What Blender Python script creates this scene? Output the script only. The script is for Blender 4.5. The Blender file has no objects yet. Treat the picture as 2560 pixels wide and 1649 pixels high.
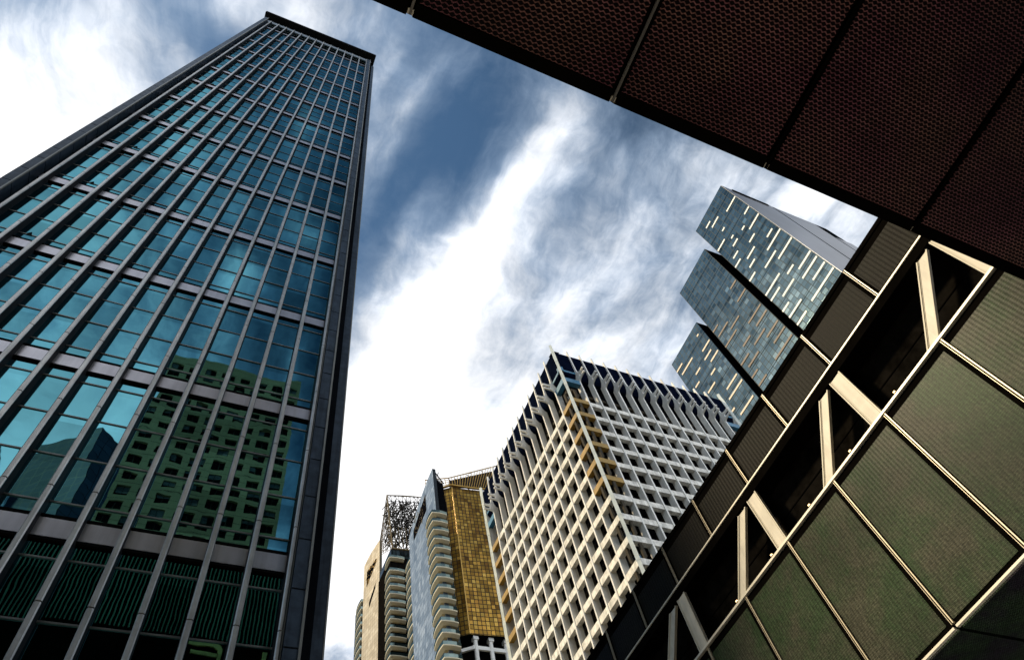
import bpy, math, random
from mathutils import Vector, Matrix
random.seed(7)
R = math.radians
H = 1.7                                     # eye height above the pavement; heights below are measured from the eye
sc = bpy.context.scene

# ---------------------------------------------------------------- camera
cam_d = bpy.data.cameras.new('camera')
cam = bpy.data.objects.new('camera', cam_d)
sc.collection.objects.link(cam)
RIGHT = Vector((0.909983825, -0.382352986, -0.160423293))
UP = Vector((-0.265649472, -0.834661056, 0.482463759))
FWD = Vector((0.318370534, 0.396417853, 0.861099929))
cam.matrix_world = Matrix(((RIGHT.x, UP.x, -FWD.x, 0), (RIGHT.y, UP.y, -FWD.y, 0), (RIGHT.z, UP.z, -FWD.z, H), (0, 0, 0, 1)))
cam_d.sensor_fit = 'HORIZONTAL'
cam_d.sensor_width = 36.0
cam_d.lens = 36.0 * 1716.83 / 2560.0
cam_d.clip_start = 0.1
cam_d.clip_end = 6000
sc.camera = cam

# ---------------------------------------------------------------- exposure
sc.view_settings.view_transform = 'Standard'
sc.view_settings.look = 'None'
sc.view_settings.exposure = 0.88
sc.view_settings.gamma = 1.0

# ---------------------------------------------------------------- sun
SUN_EL, SUN_AZ = R(42), R(285)              # azimuth clockwise from +Y
sun_d = bpy.data.lights.new('sun', 'SUN')
sun_d.energy = 2.4
sun_d.angle = R(6)
sun_d.color = (1.0, 0.83, 0.56)
sun = bpy.data.objects.new('sun', sun_d)
sc.collection.objects.link(sun)
sdir = Vector((math.sin(SUN_AZ) * math.cos(SUN_EL), math.cos(SUN_AZ) * math.cos(SUN_EL), math.sin(SUN_EL)))
sun.rotation_euler = sdir.to_track_quat('Z', 'Y').to_euler()

# ---------------------------------------------------------------- world: sky and clouds
w = bpy.data.worlds.new('World')
sc.world = w
w.use_nodes = True


class G:
    """short helper for node trees"""
    def __init__(self, tree):
        self.t = tree; tree.nodes.clear()
    def n(self, typ, **kw):
        nd = self.t.nodes.new(typ)
        for k, v in kw.items():
            if k.startswith('in_'):
                key = k[3:]
                key = int(key) if key.isdigit() else key.replace('_', ' ')
                self.put(nd.inputs[key], v)
            else:
                setattr(nd, k, v)
        return nd
    def put(self, sock, v):
        if hasattr(v, 'is_output'):
            self.t.links.new(v, sock)
        elif isinstance(v, bpy.types.Node):
            self.t.links.new(v.outputs[0], sock)
        else:
            if sock.type == 'RGBA' and len(v) == 3: v = (*v, 1)
            sock.default_value = v
    def m(self, op, a, b=None, c=None, clamp=False):
        nd = self.t.nodes.new('ShaderNodeMath'); nd.operation = op; nd.use_clamp = clamp
        self.put(nd.inputs[0], a)
        if b is not None: self.put(nd.inputs[1], b)
        if c is not None: self.put(nd.inputs[2], c)
        return nd.outputs[0]
    def ss(self, x, lo, hi, a=0.0, b=1.0):
        nd = self.t.nodes.new('ShaderNodeMapRange'); nd.interpolation_type = 'SMOOTHSTEP'
        self.put(nd.inputs[0], x)
        for i, v in zip((1, 2, 3, 4), (lo, hi, a, b)): nd.inputs[i].default_value = v
        return nd.outputs[0]
    def mix(self, f, a, b, blend='MIX'):
        nd = self.t.nodes.new('ShaderNodeMix'); nd.data_type = 'RGBA'; nd.blend_type = blend
        self.put(nd.inputs[0], f); self.put(nd.inputs[6], a); self.put(nd.inputs[7], b)
        return nd.outputs[2]
    def noise(self, vec, scale, detail=6, rough=0.55, dist=0.0, out=0):
        nd = self.n('ShaderNodeTexNoise', in_Scale=scale, in_Detail=detail, in_Roughness=rough, in_Distortion=dist)
        if vec is not None: self.put(nd.inputs['Vector'], vec)
        return nd.outputs[out]


g = G(w.node_tree)
out = g.n('ShaderNodeOutputWorld')
bg = g.n('ShaderNodeBackground', in_Strength=1.0)
g.put(out.inputs['Surface'], bg)
sky = g.n('ShaderNodeTexSky', sky_type='NISHITA', sun_disc=False, sun_elevation=SUN_EL, sun_rotation=SUN_AZ, altitude=20.0, air_density=1.0, dust_density=0.6, ozone_density=2.0)
SKY_STRENGTH = 0.056
skyc = g.mix(1.0, sky, (SKY_STRENGTH * 0.76, SKY_STRENGTH * 1.02, SKY_STRENGTH * 1.06), 'MULTIPLY')
tc = g.n('ShaderNodeTexCoord')
sep = g.n('ShaderNodeSeparateXYZ', in_0=tc.outputs['Generated'])
zc = g.m('MAXIMUM', sep.outputs[2], 0.07)
px = g.m('DIVIDE', sep.outputs[0], zc)
py = g.m('DIVIDE', sep.outputs[1], zc)
P = g.n('ShaderNodeCombineXYZ', in_0=px, in_1=py).outputs[0]
warpn = g.noise(P, 3.2, 4, 0.6, out=1)
warp = g.n('ShaderNodeVectorMath', operation='MULTIPLY_ADD', in_0=warpn, in_1=(0.13, 0.13, 0), in_2=(-0.065, -0.065, 0)).outputs[0]
PW = g.n('ShaderNodeVectorMath', operation='ADD', in_0=P, in_1=warp).outputs[0]


def blob(cx, cy, rx, ry, rot, wgt):
    mp = g.n('ShaderNodeMapping', vector_type='TEXTURE', in_Vector=PW)
    mp.inputs['Location'].default_value = (cx, cy, 0)
    mp.inputs['Rotation'].default_value = (0, 0, R(rot))
    mp.inputs['Scale'].default_value = (rx, ry, 1)
    ln = g.n('ShaderNodeVectorMath', operation='DOT_PRODUCT', in_0=mp.outputs[0], in_1=mp.outputs[0]).outputs['Value']
    return g.m('MULTIPLY', g.m('EXPONENT', g.m('MULTIPLY', ln, -1.0)), wgt)


# banks of cloud (and clear gaps) in the sky, laid out on the plane x/z, y/z of the cloud deck
BLOBS = [(-0.42, 0.44, 0.24, 0.20, 35, 1.25), (-0.25, 0.26, 0.10, 0.09, 0, 0.42), (-0.09, 0.12, 0.08, 0.06, 0, 0.55), (0.38, -0.12, 0.26, 0.15, 0, -0.9), (-0.165, 0.185, 0.045, 0.028, 20, -0.42), (-0.23, 0.17, 0.05, 0.05, 0, 0.2),
         (0.02, 0.09, 0.06, 0.07, 0, 0.22), (0.045, 0.24, 0.028, 0.20, 0, 0.34), (0.130, 0.29, 0.045, 0.15, 8, -0.36), (0.19, 0.20, 0.045, 0.09, -20, -0.34),
         (0.095, 0.16, 0.016, 0.08, 5, 0.40), (0.30, 0.13, 0.05, 0.13, -12, 0.40), (0.27, 0.31, 0.045, 0.16, 8, 0.70),
         (0.225, 0.52, 0.07, 0.18, 6, 0.95), (0.25, 0.95, 0.28, 0.36, 0, 1.7), (0.40, 0.40, 0.08, 0.10, 0, 0.16),
         (0.35, 0.55, 0.09, 0.10, 0, 0.14), (0.50, 0.28, 0.16, 0.14, 0, 0.26), (0.38, 0.20, 0.06, 0.10, 0, 0.06), (0.150, 0.34, 0.018, 0.10, 10, 0.36), (-0.20, -0.28, 0.12, 0.13, 0, 0.60), (0.0, -0.40, 0.03, 0.05, 30, 0.55), (-0.07, -0.50, 0.05, 0.04, 0, 0.45), (-0.03, -0.24, 0.03, 0.03, 0, 0.35), (0.06, -0.62, 0.02, 0.05, 0, 0.5), (0.75, 0.10, 0.20, 0.12, 0, 0.55), (0.62, 0.55, 0.22, 0.22, 0, 0.6),
         (-0.30, -0.47, 0.10, 0.12, 30, 0.62), (-0.34, -0.95, 0.32, 0.36, 0, 1.0), (0.14, -0.55, 0.14, 0.50, 0, -0.55), (-0.60, 0.14, 0.15, 0.15, 0, -1.5),
         (-0.98, 0.34, 0.22, 0.34, 0, 1.2), (-0.80, 0.22, 0.07, 0.07, 0, 0.6), (1.0, -0.7, 0.55, 0.6, 0, 1.2), (0.2, -2.3, 1.6, 0.9, 0, 1.4)]  # last two are unseen cloud banks, added as fill light
skyf = g.ss(g.m('SUBTRACT', py, g.m('MULTIPLY', px, 0.6)), -0.42, 0.10, 0.36, 1.0)   # the clear sky deepens away from the sun
skyc = g.mix(1.0, skyc, g.n('ShaderNodeCombineXYZ', in_0=skyf, in_1=skyf, in_2=skyf).outputs[0], 'MULTIPLY')
dens = None
for b in BLOBS:
    v = blob(*b)
    dens = v if dens is None else g.m('ADD', dens, v)
stretch = g.n('ShaderNodeMapping', in_Vector=PW)
stretch.inputs['Rotation'].default_value = (0, 0, R(-8))
stretch.inputs['Scale'].default_value = (2.8, 0.85, 1)
f1 = g.noise(stretch.outputs[0], 4.2, 9, 0.60, 0.25)
f2 = g.noise(PW, 17.0, 6, 0.62, 0.2)
fb = g.m('ADD', g.m('MULTIPLY', g.m('SUBTRACT', f1, 0.5), 1.15), g.m('MULTIPLY', g.m('SUBTRACT', f2, 0.5), 0.72))
dd = g.m('ADD', g.m('ADD', dens, fb), 0.27)
alpha = g.ss(dd, -0.22, 1.05)
bright = g.ss(dd, 0.30, 1.50)
f3 = g.noise(PW, 7.0, 6, 0.6, 0.3)
shade = g.ss(f3, 0.35, 0.65, 0.78, 1.0)
ccol = g.mix(bright, (0.215, 0.285, 0.385), (0.82, 0.82, 0.83))
ccol = g.mix(1.0, ccol, g.n('ShaderNodeCombineXYZ', in_0=shade, in_1=shade, in_2=shade).outputs[0], 'MULTIPLY')
lowfill = g.ss(g.m('MULTIPLY', py, -1.0), 0.75, 2.0, 1.0, 3.6)                 # unseen low bank behind the camera, brightened as added fill light
ccol = g.mix(1.0, ccol, g.n('ShaderNodeCombineXYZ', in_0=lowfill, in_1=lowfill, in_2=lowfill).outputs[0], 'MULTIPLY')
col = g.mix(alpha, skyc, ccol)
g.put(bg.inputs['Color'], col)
w.cycles.sampling_method = 'MANUAL'
w.cycles.sample_map_resolution = 1024

# ---------------------------------------------------------------- materials
MATS = {}


def new_mat(name):
    m = bpy.data.materials.new(name); m.use_nodes = True
    gg = G(m.node_tree)
    o = gg.n('ShaderNodeOutputMaterial')
    MATS[name] = m
    return m, gg, o


def plain(name, col, rough=0.6, metal=0.0, var=0.15, scale=0.8, bump=0.0, bscale=40.0, streak=0.0):
    m, gg, o = new_mat(name)
    tco = gg.n('ShaderNodeTexCoord').outputs['Object']
    nz = gg.noise(tco, scale, 6, 0.6)
    f = gg.ss(nz, 0.3, 0.7, 1 - var, 1 + var * 0.6)
    if streak:
        mp = gg.n('ShaderNodeMapping', in_Vector=tco); mp.inputs['Scale'].default_value = (2.6, 2.6, 0.14)
        st = gg.ss(gg.noise(mp.outputs[0], 1.0, 5, 0.65), 0.40, 0.68, 1.0, 1 - streak)
        f = gg.m('MULTIPLY', f, st)
    cc = gg.mix(1.0, col, gg.n('ShaderNodeCombineXYZ', in_0=f, in_1=f, in_2=f).outputs[0], 'MULTIPLY')
    b = gg.n('ShaderNodeBsdfPrincipled', in_Roughness=rough, in_Metallic=metal, in_Base_Color=cc)
    lum = sum(col) / 3
    b.inputs['Specular IOR Level'].default_value = 0.5 if lum > 0.15 else max(0.0, lum * 3 - 0.05)
    if bump:
        bp = gg.n('ShaderNodeBump', in_Strength=bump, in_Distance=0.02, in_Height=gg.noise(tco, bscale, 4, 0.6))
        gg.put(b.inputs['Normal'], bp)
    gg.put(o.inputs['Surface'], b)
    return m


def mirror_glass(name, tint, base, rough=0.012, wav=0.006, wscale=0.35, share=0.9):
    """tinted reflective glazing with a slight waviness"""
    m, gg, o = new_mat(name)
    tco = gg.n('ShaderNodeTexCoord').outputs['Object']
    h = gg.noise(tco, wscale, 2, 0.4)
    bp = gg.n('ShaderNodeBump', in_Strength=1.0, in_Distance=wav, in_Height=h)
    if share > 0.9:
        sp_ = gg.n('ShaderNodeSeparateXYZ', in_0=tco)
        cell = gg.n('ShaderNodeCombineXYZ', in_0=gg.m('FLOOR', gg.m('DIVIDE', gg.m('ADD', sp_.outputs[0], -9.11), 2.056)), in_1=gg.m('FLOOR', gg.m('DIVIDE', sp_.outputs[2], 3.4)))
        wn = gg.n('ShaderNodeTexWhiteNoise', noise_dimensions='2D', in_Vector=cell)
        tint = gg.mix(wn.outputs[0], tuple(c * 0.72 for c in tint), tuple(c * 1.22 for c in tint))
    gl = gg.n('ShaderNodeBsdfGlossy', in_Color=tint, in_Roughness=rough, in_Normal=bp)
    df = gg.n('ShaderNodeBsdfDiffuse', in_Color=base)
    mx = gg.n('ShaderNodeMixShader', in_0=share, in_1=df, in_2=gl)
    gg.put(o.inputs['Surface'], mx)
    return m


def grid_glass(name, cu, cv, lu, lv, stops, line, rough=0.12, metal=0.75, tilt=0.03, linerough=0.5, off=(0, 0), share=None):
    """panes in a grid on UV metres: each pane its own tone, thin joints between"""
    m, gg, o = new_mat(name)
    uv = gg.n('ShaderNodeSeparateXYZ', in_0=gg.n('ShaderNodeTexCoord').outputs['UV'])
    u = gg.m('DIVIDE', gg.m('ADD', uv.outputs[0], off[0]), cu); v = gg.m('DIVIDE', gg.m('ADD', uv.outputs[1], off[1]), cv)
    fu = gg.m('FRACT', u); fv = gg.m('FRACT', v)
    cell = gg.n('ShaderNodeCombineXYZ', in_0=gg.m('FLOOR', u), in_1=gg.m('FLOOR', v)).outputs[0]
    wn = gg.n('ShaderNodeTexWhiteNoise', noise_dimensions='2D', in_Vector=cell)
    big = gg.noise(cell, 0.16, 3, 0.6)
    val = gg.m('ADD', gg.m('MULTIPLY', wn.outputs[0], 0.6), gg.m('MULTIPLY', gg.ss(big, 0.3, 0.7), 0.4))
    rp = gg.n('ShaderNodeValToRGB', in_0=val)
    el = rp.color_ramp.elements
    while len(el) < len(stops): el.new(0.5)
    for e, (p_, c_) in zip(el, stops): e.position = p_; e.color = (*c_, 1)
    isl = gg.m('MAXIMUM', gg.m('LESS_THAN', fu, lu / cu), gg.m('LESS_THAN', fv, lv / cv))
    cc = gg.mix(isl, rp.outputs[0], line)
    nrm = gg.n('ShaderNodeNewGeometry').outputs['Normal']
    tl = gg.n('ShaderNodeVectorMath', operation='MULTIPLY_ADD', in_0=wn.outputs[1], in_1=(tilt, tilt, tilt), in_2=(-tilt / 2, -tilt / 2, -tilt / 2)).outputs[0]
    nn = gg.n('ShaderNodeVectorMath', operation='NORMALIZE', in_0=gg.n('ShaderNodeVectorMath', operation='ADD', in_0=nrm, in_1=tl).outputs[0]).outputs[0]
    b = gg.n('ShaderNodeBsdfPrincipled', in_Base_Color=cc, in_Normal=nn)
    b.inputs['Specular IOR Level'].default_value = 0.1
    gg.put(b.inputs['Metallic'], gg.m('MULTIPLY', gg.m('SUBTRACT', 1.0, isl), metal))
    gg.put(b.inputs['Roughness'], gg.ss(isl, 0, 1, rough, linerough))
    gg.put(o.inputs['Surface'], b)
    return m


def mesh_screen(name, wire, hole, axis, pitch_a, pitch_b, tint=None, rough=0.45, duty=0.5, ridge=0.0, ridge_p=0.3):
    """woven / expanded metal: wires over dark openings. axis gives the two object axes of the sheet"""
    m, gg, o = new_mat(name)
    tco = gg.n('ShaderNodeTexCoord').outputs['Object']
    s = gg.n('ShaderNodeSeparateXYZ', in_0=tco)
    a = gg.m('DIVIDE', s.outputs[axis[0]], pitch_a); b = gg.m('DIVIDE', s.outputs[axis[1]], pitch_b)
    row = gg.m('FLOOR', b)
    sh = gg.m('MULTIPLY', gg.m('FRACT', gg.m('MULTIPLY', row, 0.5)), 1.0)
    fa = gg.m('ABSOLUTE', gg.m('SUBTRACT', gg.m('FRACT', gg.m('ADD', a, sh)), 0.5))
    fbb = gg.m('ABSOLUTE', gg.m('SUBTRACT', gg.m('FRACT', b), 0.5))
    d = gg.m('ADD', fa, fbb)                      # diamond cells
    hole_m = gg.ss(d, duty - 0.06, duty + 0.06, 1.0, 0.0)
    nz = gg.noise(tco, 0.55, 5, 0.65); nz2 = gg.noise(tco, 14.0, 3, 0.7)
    wcol = gg.mix(gg.ss(nz, 0.35, 0.65), wire, tint or wire)
    f = gg.ss(nz2, 0.3, 0.7, 0.55, 1.35)
    wcol = gg.mix(1.0, wcol, gg.n('ShaderNodeCombineXYZ', in_0=f, in_1=f, in_2=f).outputs[0], 'MULTIPLY')
    cc = gg.mix(hole_m, wcol, hole)
    bs = gg.n('ShaderNodeBsdfPrincipled', in_Base_Color=cc, in_Roughness=rough)
    bs.inputs['Specular IOR Level'].default_value = 0.06
    if ridge:
        rb = gg.ss(gg.m('SINE', gg.m('MULTIPLY', s.outputs[axis[0]], 6.2832 / ridge_p)), -1, 1, 0.80, 1.12)
        hz = gg.ss(gg.m('SINE', gg.m('MULTIPLY', s.outputs[axis[1]], 6.2832 / (ridge_p * 0.55))), -1, 1, 0.80, 1.1)
        big = gg.ss(gg.noise(tco, 0.22, 3, 0.5), 0.35, 0.65, 0.75, 1.2)
        f2_ = gg.m('MULTIPLY', gg.m('MULTIPLY', rb, hz), big)
        cc = gg.mix(1.0, cc, gg.n('ShaderNodeCombineXYZ', in_0=f2_, in_1=f2_, in_2=f2_).outputs[0], 'MULTIPLY')
        gg.put(bs.inputs['Base Color'], cc)
    else:
        big = gg.ss(gg.noise(tco, 0.28, 4, 0.55), 0.33, 0.67, 0.55, 1.3)
        cc = gg.mix(1.0, cc, gg.n('ShaderNodeCombineXYZ', in_0=big, in_1=big, in_2=big).outputs[0], 'MULTIPLY')
        gg.put(bs.inputs['Base Color'], cc)
    hgt = gg.m('SUBTRACT', 1.0, hole_m)
    if ridge:
        rr = gg.m('SINE', gg.m('MULTIPLY', s.outputs[axis[0]], 6.2832 / ridge_p))
        hgt = gg.m('ADD', hgt, gg.m('MULTIPLY', rr, ridge))
    bp = gg.n('ShaderNodeBump', in_Strength=0.25 if ridge else 0.5, in_Distance=0.03, in_Height=hgt)
    gg.put(bs.inputs['Normal'], bp)
    gg.put(o.inputs['Surface'], bs)
    return m


def emit(name, col, s):
    m, gg, o = new_mat(name)
    gg.put(o.inputs['Surface'], gg.n('ShaderNodeEmission', in_Color=col, in_Strength=s))
    return m


# glass office tower
plain('fin_alu', (0.56, 0.55, 0.52), 0.32, 0.6, 0.16, 0.9, 0.0, streak=0.25)
plain('spandrel_alu', (0.52, 0.51, 0.55), 0.30, 0.80, 0.10, 0.6, streak=0.12)
plain('transom_alu', (0.22, 0.22, 0.21), 0.4, 0.8, 0.1)
plain('fin_web_shaded', (0.022, 0.022, 0.024), 0.5, 0.0, 0.3, 0.8)  # fin sides near black: their shade is put into the colour
plain('joint_black', (0.008, 0.008, 0.008), 0.6)
plain('pier_stone', (0.040, 0.055, 0.075), 0.35, 0.0, 0.35, 1.3, streak=0.4)
plain('pier_trim', (0.20, 0.20, 0.18), 0.4, 0.3)
plain('dark_core', (0.006, 0.007, 0.009), 0.6)
plain('roof_black', (0.010, 0.010, 0.010), 0.7)
plain('cornice_grey', (0.22, 0.26, 0.30), 0.5, 0.2, 0.1)
mirror_glass('tower_glass', (0.095, 0.30, 0.37), (0.001, 0.003, 0.004), 0.010, 0.006, 0.40, 0.93)
# dark screen buildings
plain('frame_black', (0.0035, 0.003, 0.0025), 0.55, 0.0, 0.3)
plain('rail_white', (0.78, 0.72, 0.60), 0.4, 0.1, 0.12)
plain('seam_grey', (0.60, 0.52, 0.38), 0.4, 0.3, 0.12)
plain('seam_dark', (0.14, 0.13, 0.12), 0.5, 0.2)
plain('brace_paint', (0.70, 0.64, 0.53), 0.5, 0.0, 0.14, 0.9, streak=0.15)
plain('brace_edge', (0.66, 0.60, 0.48), 0.5, 0.0, 0.1)
plain('recess_dark', (0.007, 0.006, 0.005), 0.8, 0.0, 0.6, 1.6)
mesh_screen('soffit_mesh', (0.27, 0.095, 0.125), (0.006, 0.003, 0.004), (0, 1), 0.095, 0.064, (0.22, 0.11, 0.09), 0.5, 0.60)
mesh_screen('wall_mesh_dark', (0.010, 0.0075, 0.0045), (0.001, 0.0008, 0.0006), (1, 2), 0.07, 0.045, (0.012, 0.011, 0.006), 0.5, 0.44, 0.35, 0.17)
mesh_screen('wall_mesh_green', (0.088, 0.084, 0.060), (0.008, 0.015, 0.007), (1, 2), 0.050, 0.034, (0.044, 0.076, 0.034), 0.34, 0.42, 0.12, 0.14)
mesh_screen('soffit_green', (0.04, 0.08, 0.035), (0.003, 0.006, 0.003), (0, 1), 0.09, 0.06, (0.03, 0.02, 0.04), 0.6, 0.42)
plain('slat_teal', (0.07, 0.16, 0.10), 0.5, 0.0, 0.3, 0.5)
plain('letter_ochre', (0.42, 0.32, 0.09), 0.6)
emit('lamp_warm', (1.0, 0.66, 0.30), 2.2)
# pale concrete tower
plain('concrete', (0.88, 0.85, 0.78), 0.8, 0.0, 0.14, 0.45, 0.15, 6.0, streak=0.18)
plain('concrete_bar', (0.85, 0.81, 0.72), 0.85, 0.0, 0.30, 1.1, 0.2, 6.0, streak=0.25)
plain('corner_grey', (0.74, 0.77, 0.69), 0.7, 0.0, 0.15, 0.6)
plain('gold_bar', (0.34, 0.20, 0.03), 0.6, 0.0, 0.22, 1.2)
plain('blue_bar', (0.03, 0.16, 0.27), 0.5, 0.0, 0.2, 1.0)
plain('blind_grey', (0.16, 0.15, 0.13), 0.8, 0.0, 0.5, 0.4)
plain('navy_panel', (0.003, 0.005, 0.014), 0.6, 0.0, 0.3)
plain('deep_window', (0.006, 0.006, 0.007), 0.25)
plain('window_frame', (0.055, 0.045, 0.03), 0.7)
mirror_glass('blue_pane', (0.45, 0.6, 0.7), (0.02, 0.03, 0.04), 0.05, 0.0, 1, 0.6)
# slab tower
SL = [(0.0, (0.03, 0.06, 0.075)), (0.3, (0.10, 0.15, 0.17)), (0.6, (0.14, 0.20, 0.22)), (0.85, (0.20, 0.27, 0.285)), (1.0, (0.42, 0.55, 0.55))]
grid_glass('slab_glass', 2.19, 2.08, 0.20, 0.20, SL, (0.010, 0.020, 0.019), 0.05, 0.95, 0.022)
plain('strip_cream', (0.92, 0.88, 0.76), 0.5, 0.0, 0.04)
plain('strip_brown', (0.15, 0.10, 0.065), 0.5, 0.0, 0.1)
plain('strip_tan', (0.66, 0.52, 0.36), 0.5, 0.0, 0.08)
plain('slot_black', (0.004, 0.004, 0.005), 0.7)


def ribbed(name, col, pitch, depth):
    m, gg, o = new_mat(name)
    tco = gg.n('ShaderNodeTexCoord').outputs['Object']
    s = gg.n('ShaderNodeSeparateXYZ', in_0=tco)
    fr = gg.m('FRACT', gg.m('DIVIDE', s.outputs[2], pitch))
    ln = gg.ss(fr, 0.0, 0.30, 0.42, 1.0)
    f = gg.m('MULTIPLY', ln, gg.ss(gg.noise(tco, 0.06, 5, 0.6), 0.3, 0.7, 0.7, 1.2))
    cc = gg.mix(1.0, col, gg.n('ShaderNodeCombineXYZ', in_0=f, in_1=f, in_2=f).outputs[0], 'MULTIPLY')
    b = gg.n('ShaderNodeBsdfPrincipled', in_Base_Color=cc, in_Roughness=0.3, in_Metallic=0.7)
    gg.put(o.inputs['Surface'], b)


ribbed('metal_ribbed', (0.10, 0.105, 0.12), 2.08, 0.1)
# bladed apartment towers and gold tower
BL = [(0.0, (0.20, 0.24, 0.28)), (0.5, (0.34, 0.39, 0.43)), (1.0, (0.62, 0.66, 0.68))]
grid_glass('blade_blue', 1.55, 3.83 / 2, 0.10, 0.12, BL, (0.02, 0.025, 0.03), 0.16, 0.5, 0.05)
CL = [(0.0, (0.40, 0.32, 0.21)), (0.5, (0.52, 0.43, 0.30)), (1.0, (0.64, 0.55, 0.41))]
grid_glass('blade_cream', 1.75, 3.83 / 2, 0.10, 0.10, CL, (0.20, 0.16, 0.10), 0.35, 0.30, 0.05)
GO = [(0.0, (0.05, 0.022, 0.007)), (0.14, (0.14, 0.068, 0.012)), (0.28, (0.23, 0.122, 0.020)), (0.7, (0.31, 0.18, 0.030)), (1.0, (0.42, 0.275, 0.065))]
grid_glass('gold_glass', 1.38, 1.62, 0.24, 0.26, GO, (0.012, 0.007, 0.003), 0.22, 0.55, 0.10)
plain('gold_metal', (0.42, 0.25, 0.05), 0.4, 0.5)
plain('lattice_brown', (0.16, 0.11, 0.045), 0.5, 0.2)
plain('lattice_dark', (0.03, 0.026, 0.022), 0.6, 0.2)
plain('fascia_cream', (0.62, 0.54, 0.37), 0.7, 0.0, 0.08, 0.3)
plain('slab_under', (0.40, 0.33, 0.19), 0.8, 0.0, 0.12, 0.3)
plain('white_paint', (0.82, 0.80, 0.74), 0.6, 0.0, 0.08, 0.4)
mirror_glass('rail_glass', (0.22, 0.28, 0.25), (0.02, 0.04, 0.04), 0.08, 0.0, 1, 0.6)
grid_glass('recess_glass', 1.9, 3.83, 0.2, 0.5, [(0, (0.004, 0.006, 0.007)), (0.7, (0.02, 0.03, 0.03)), (1, (0.07, 0.11, 0.14))], (0.008, 0.007, 0.006), 0.15, 0.5, 0.04)
# buildings seen only in the reflections
grid_glass('pyramid_glass', 2.6, 2.5, 0.18, 0.18, [(0, (0.02, 0.035, 0.06)), (1, (0.05, 0.075, 0.12))], (0.004, 0.006, 0.01), 0.6, 0.0, 0.02)
plain('tan_concrete', (0.36, 0.27, 0.13), 0.85, 0.0, 0.12, 0.2, streak=0.1)
plain('asphalt', (0.05, 0.05, 0.052), 0.9, 0.0, 0.3, 0.6, 0.3, 60)
plain('paving', (0.30, 0.29, 0.27), 0.85, 0.0, 0.2, 0.7, 0.2, 30)
plain('ground_grey', (0.20, 0.20, 0.19), 0.9, 0.0, 0.2, 0.05)
plain('line_paint', (0.75, 0.74, 0.70), 0.7)


# ---------------------------------------------------------------- geometry helpers
BASE = {}


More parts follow.
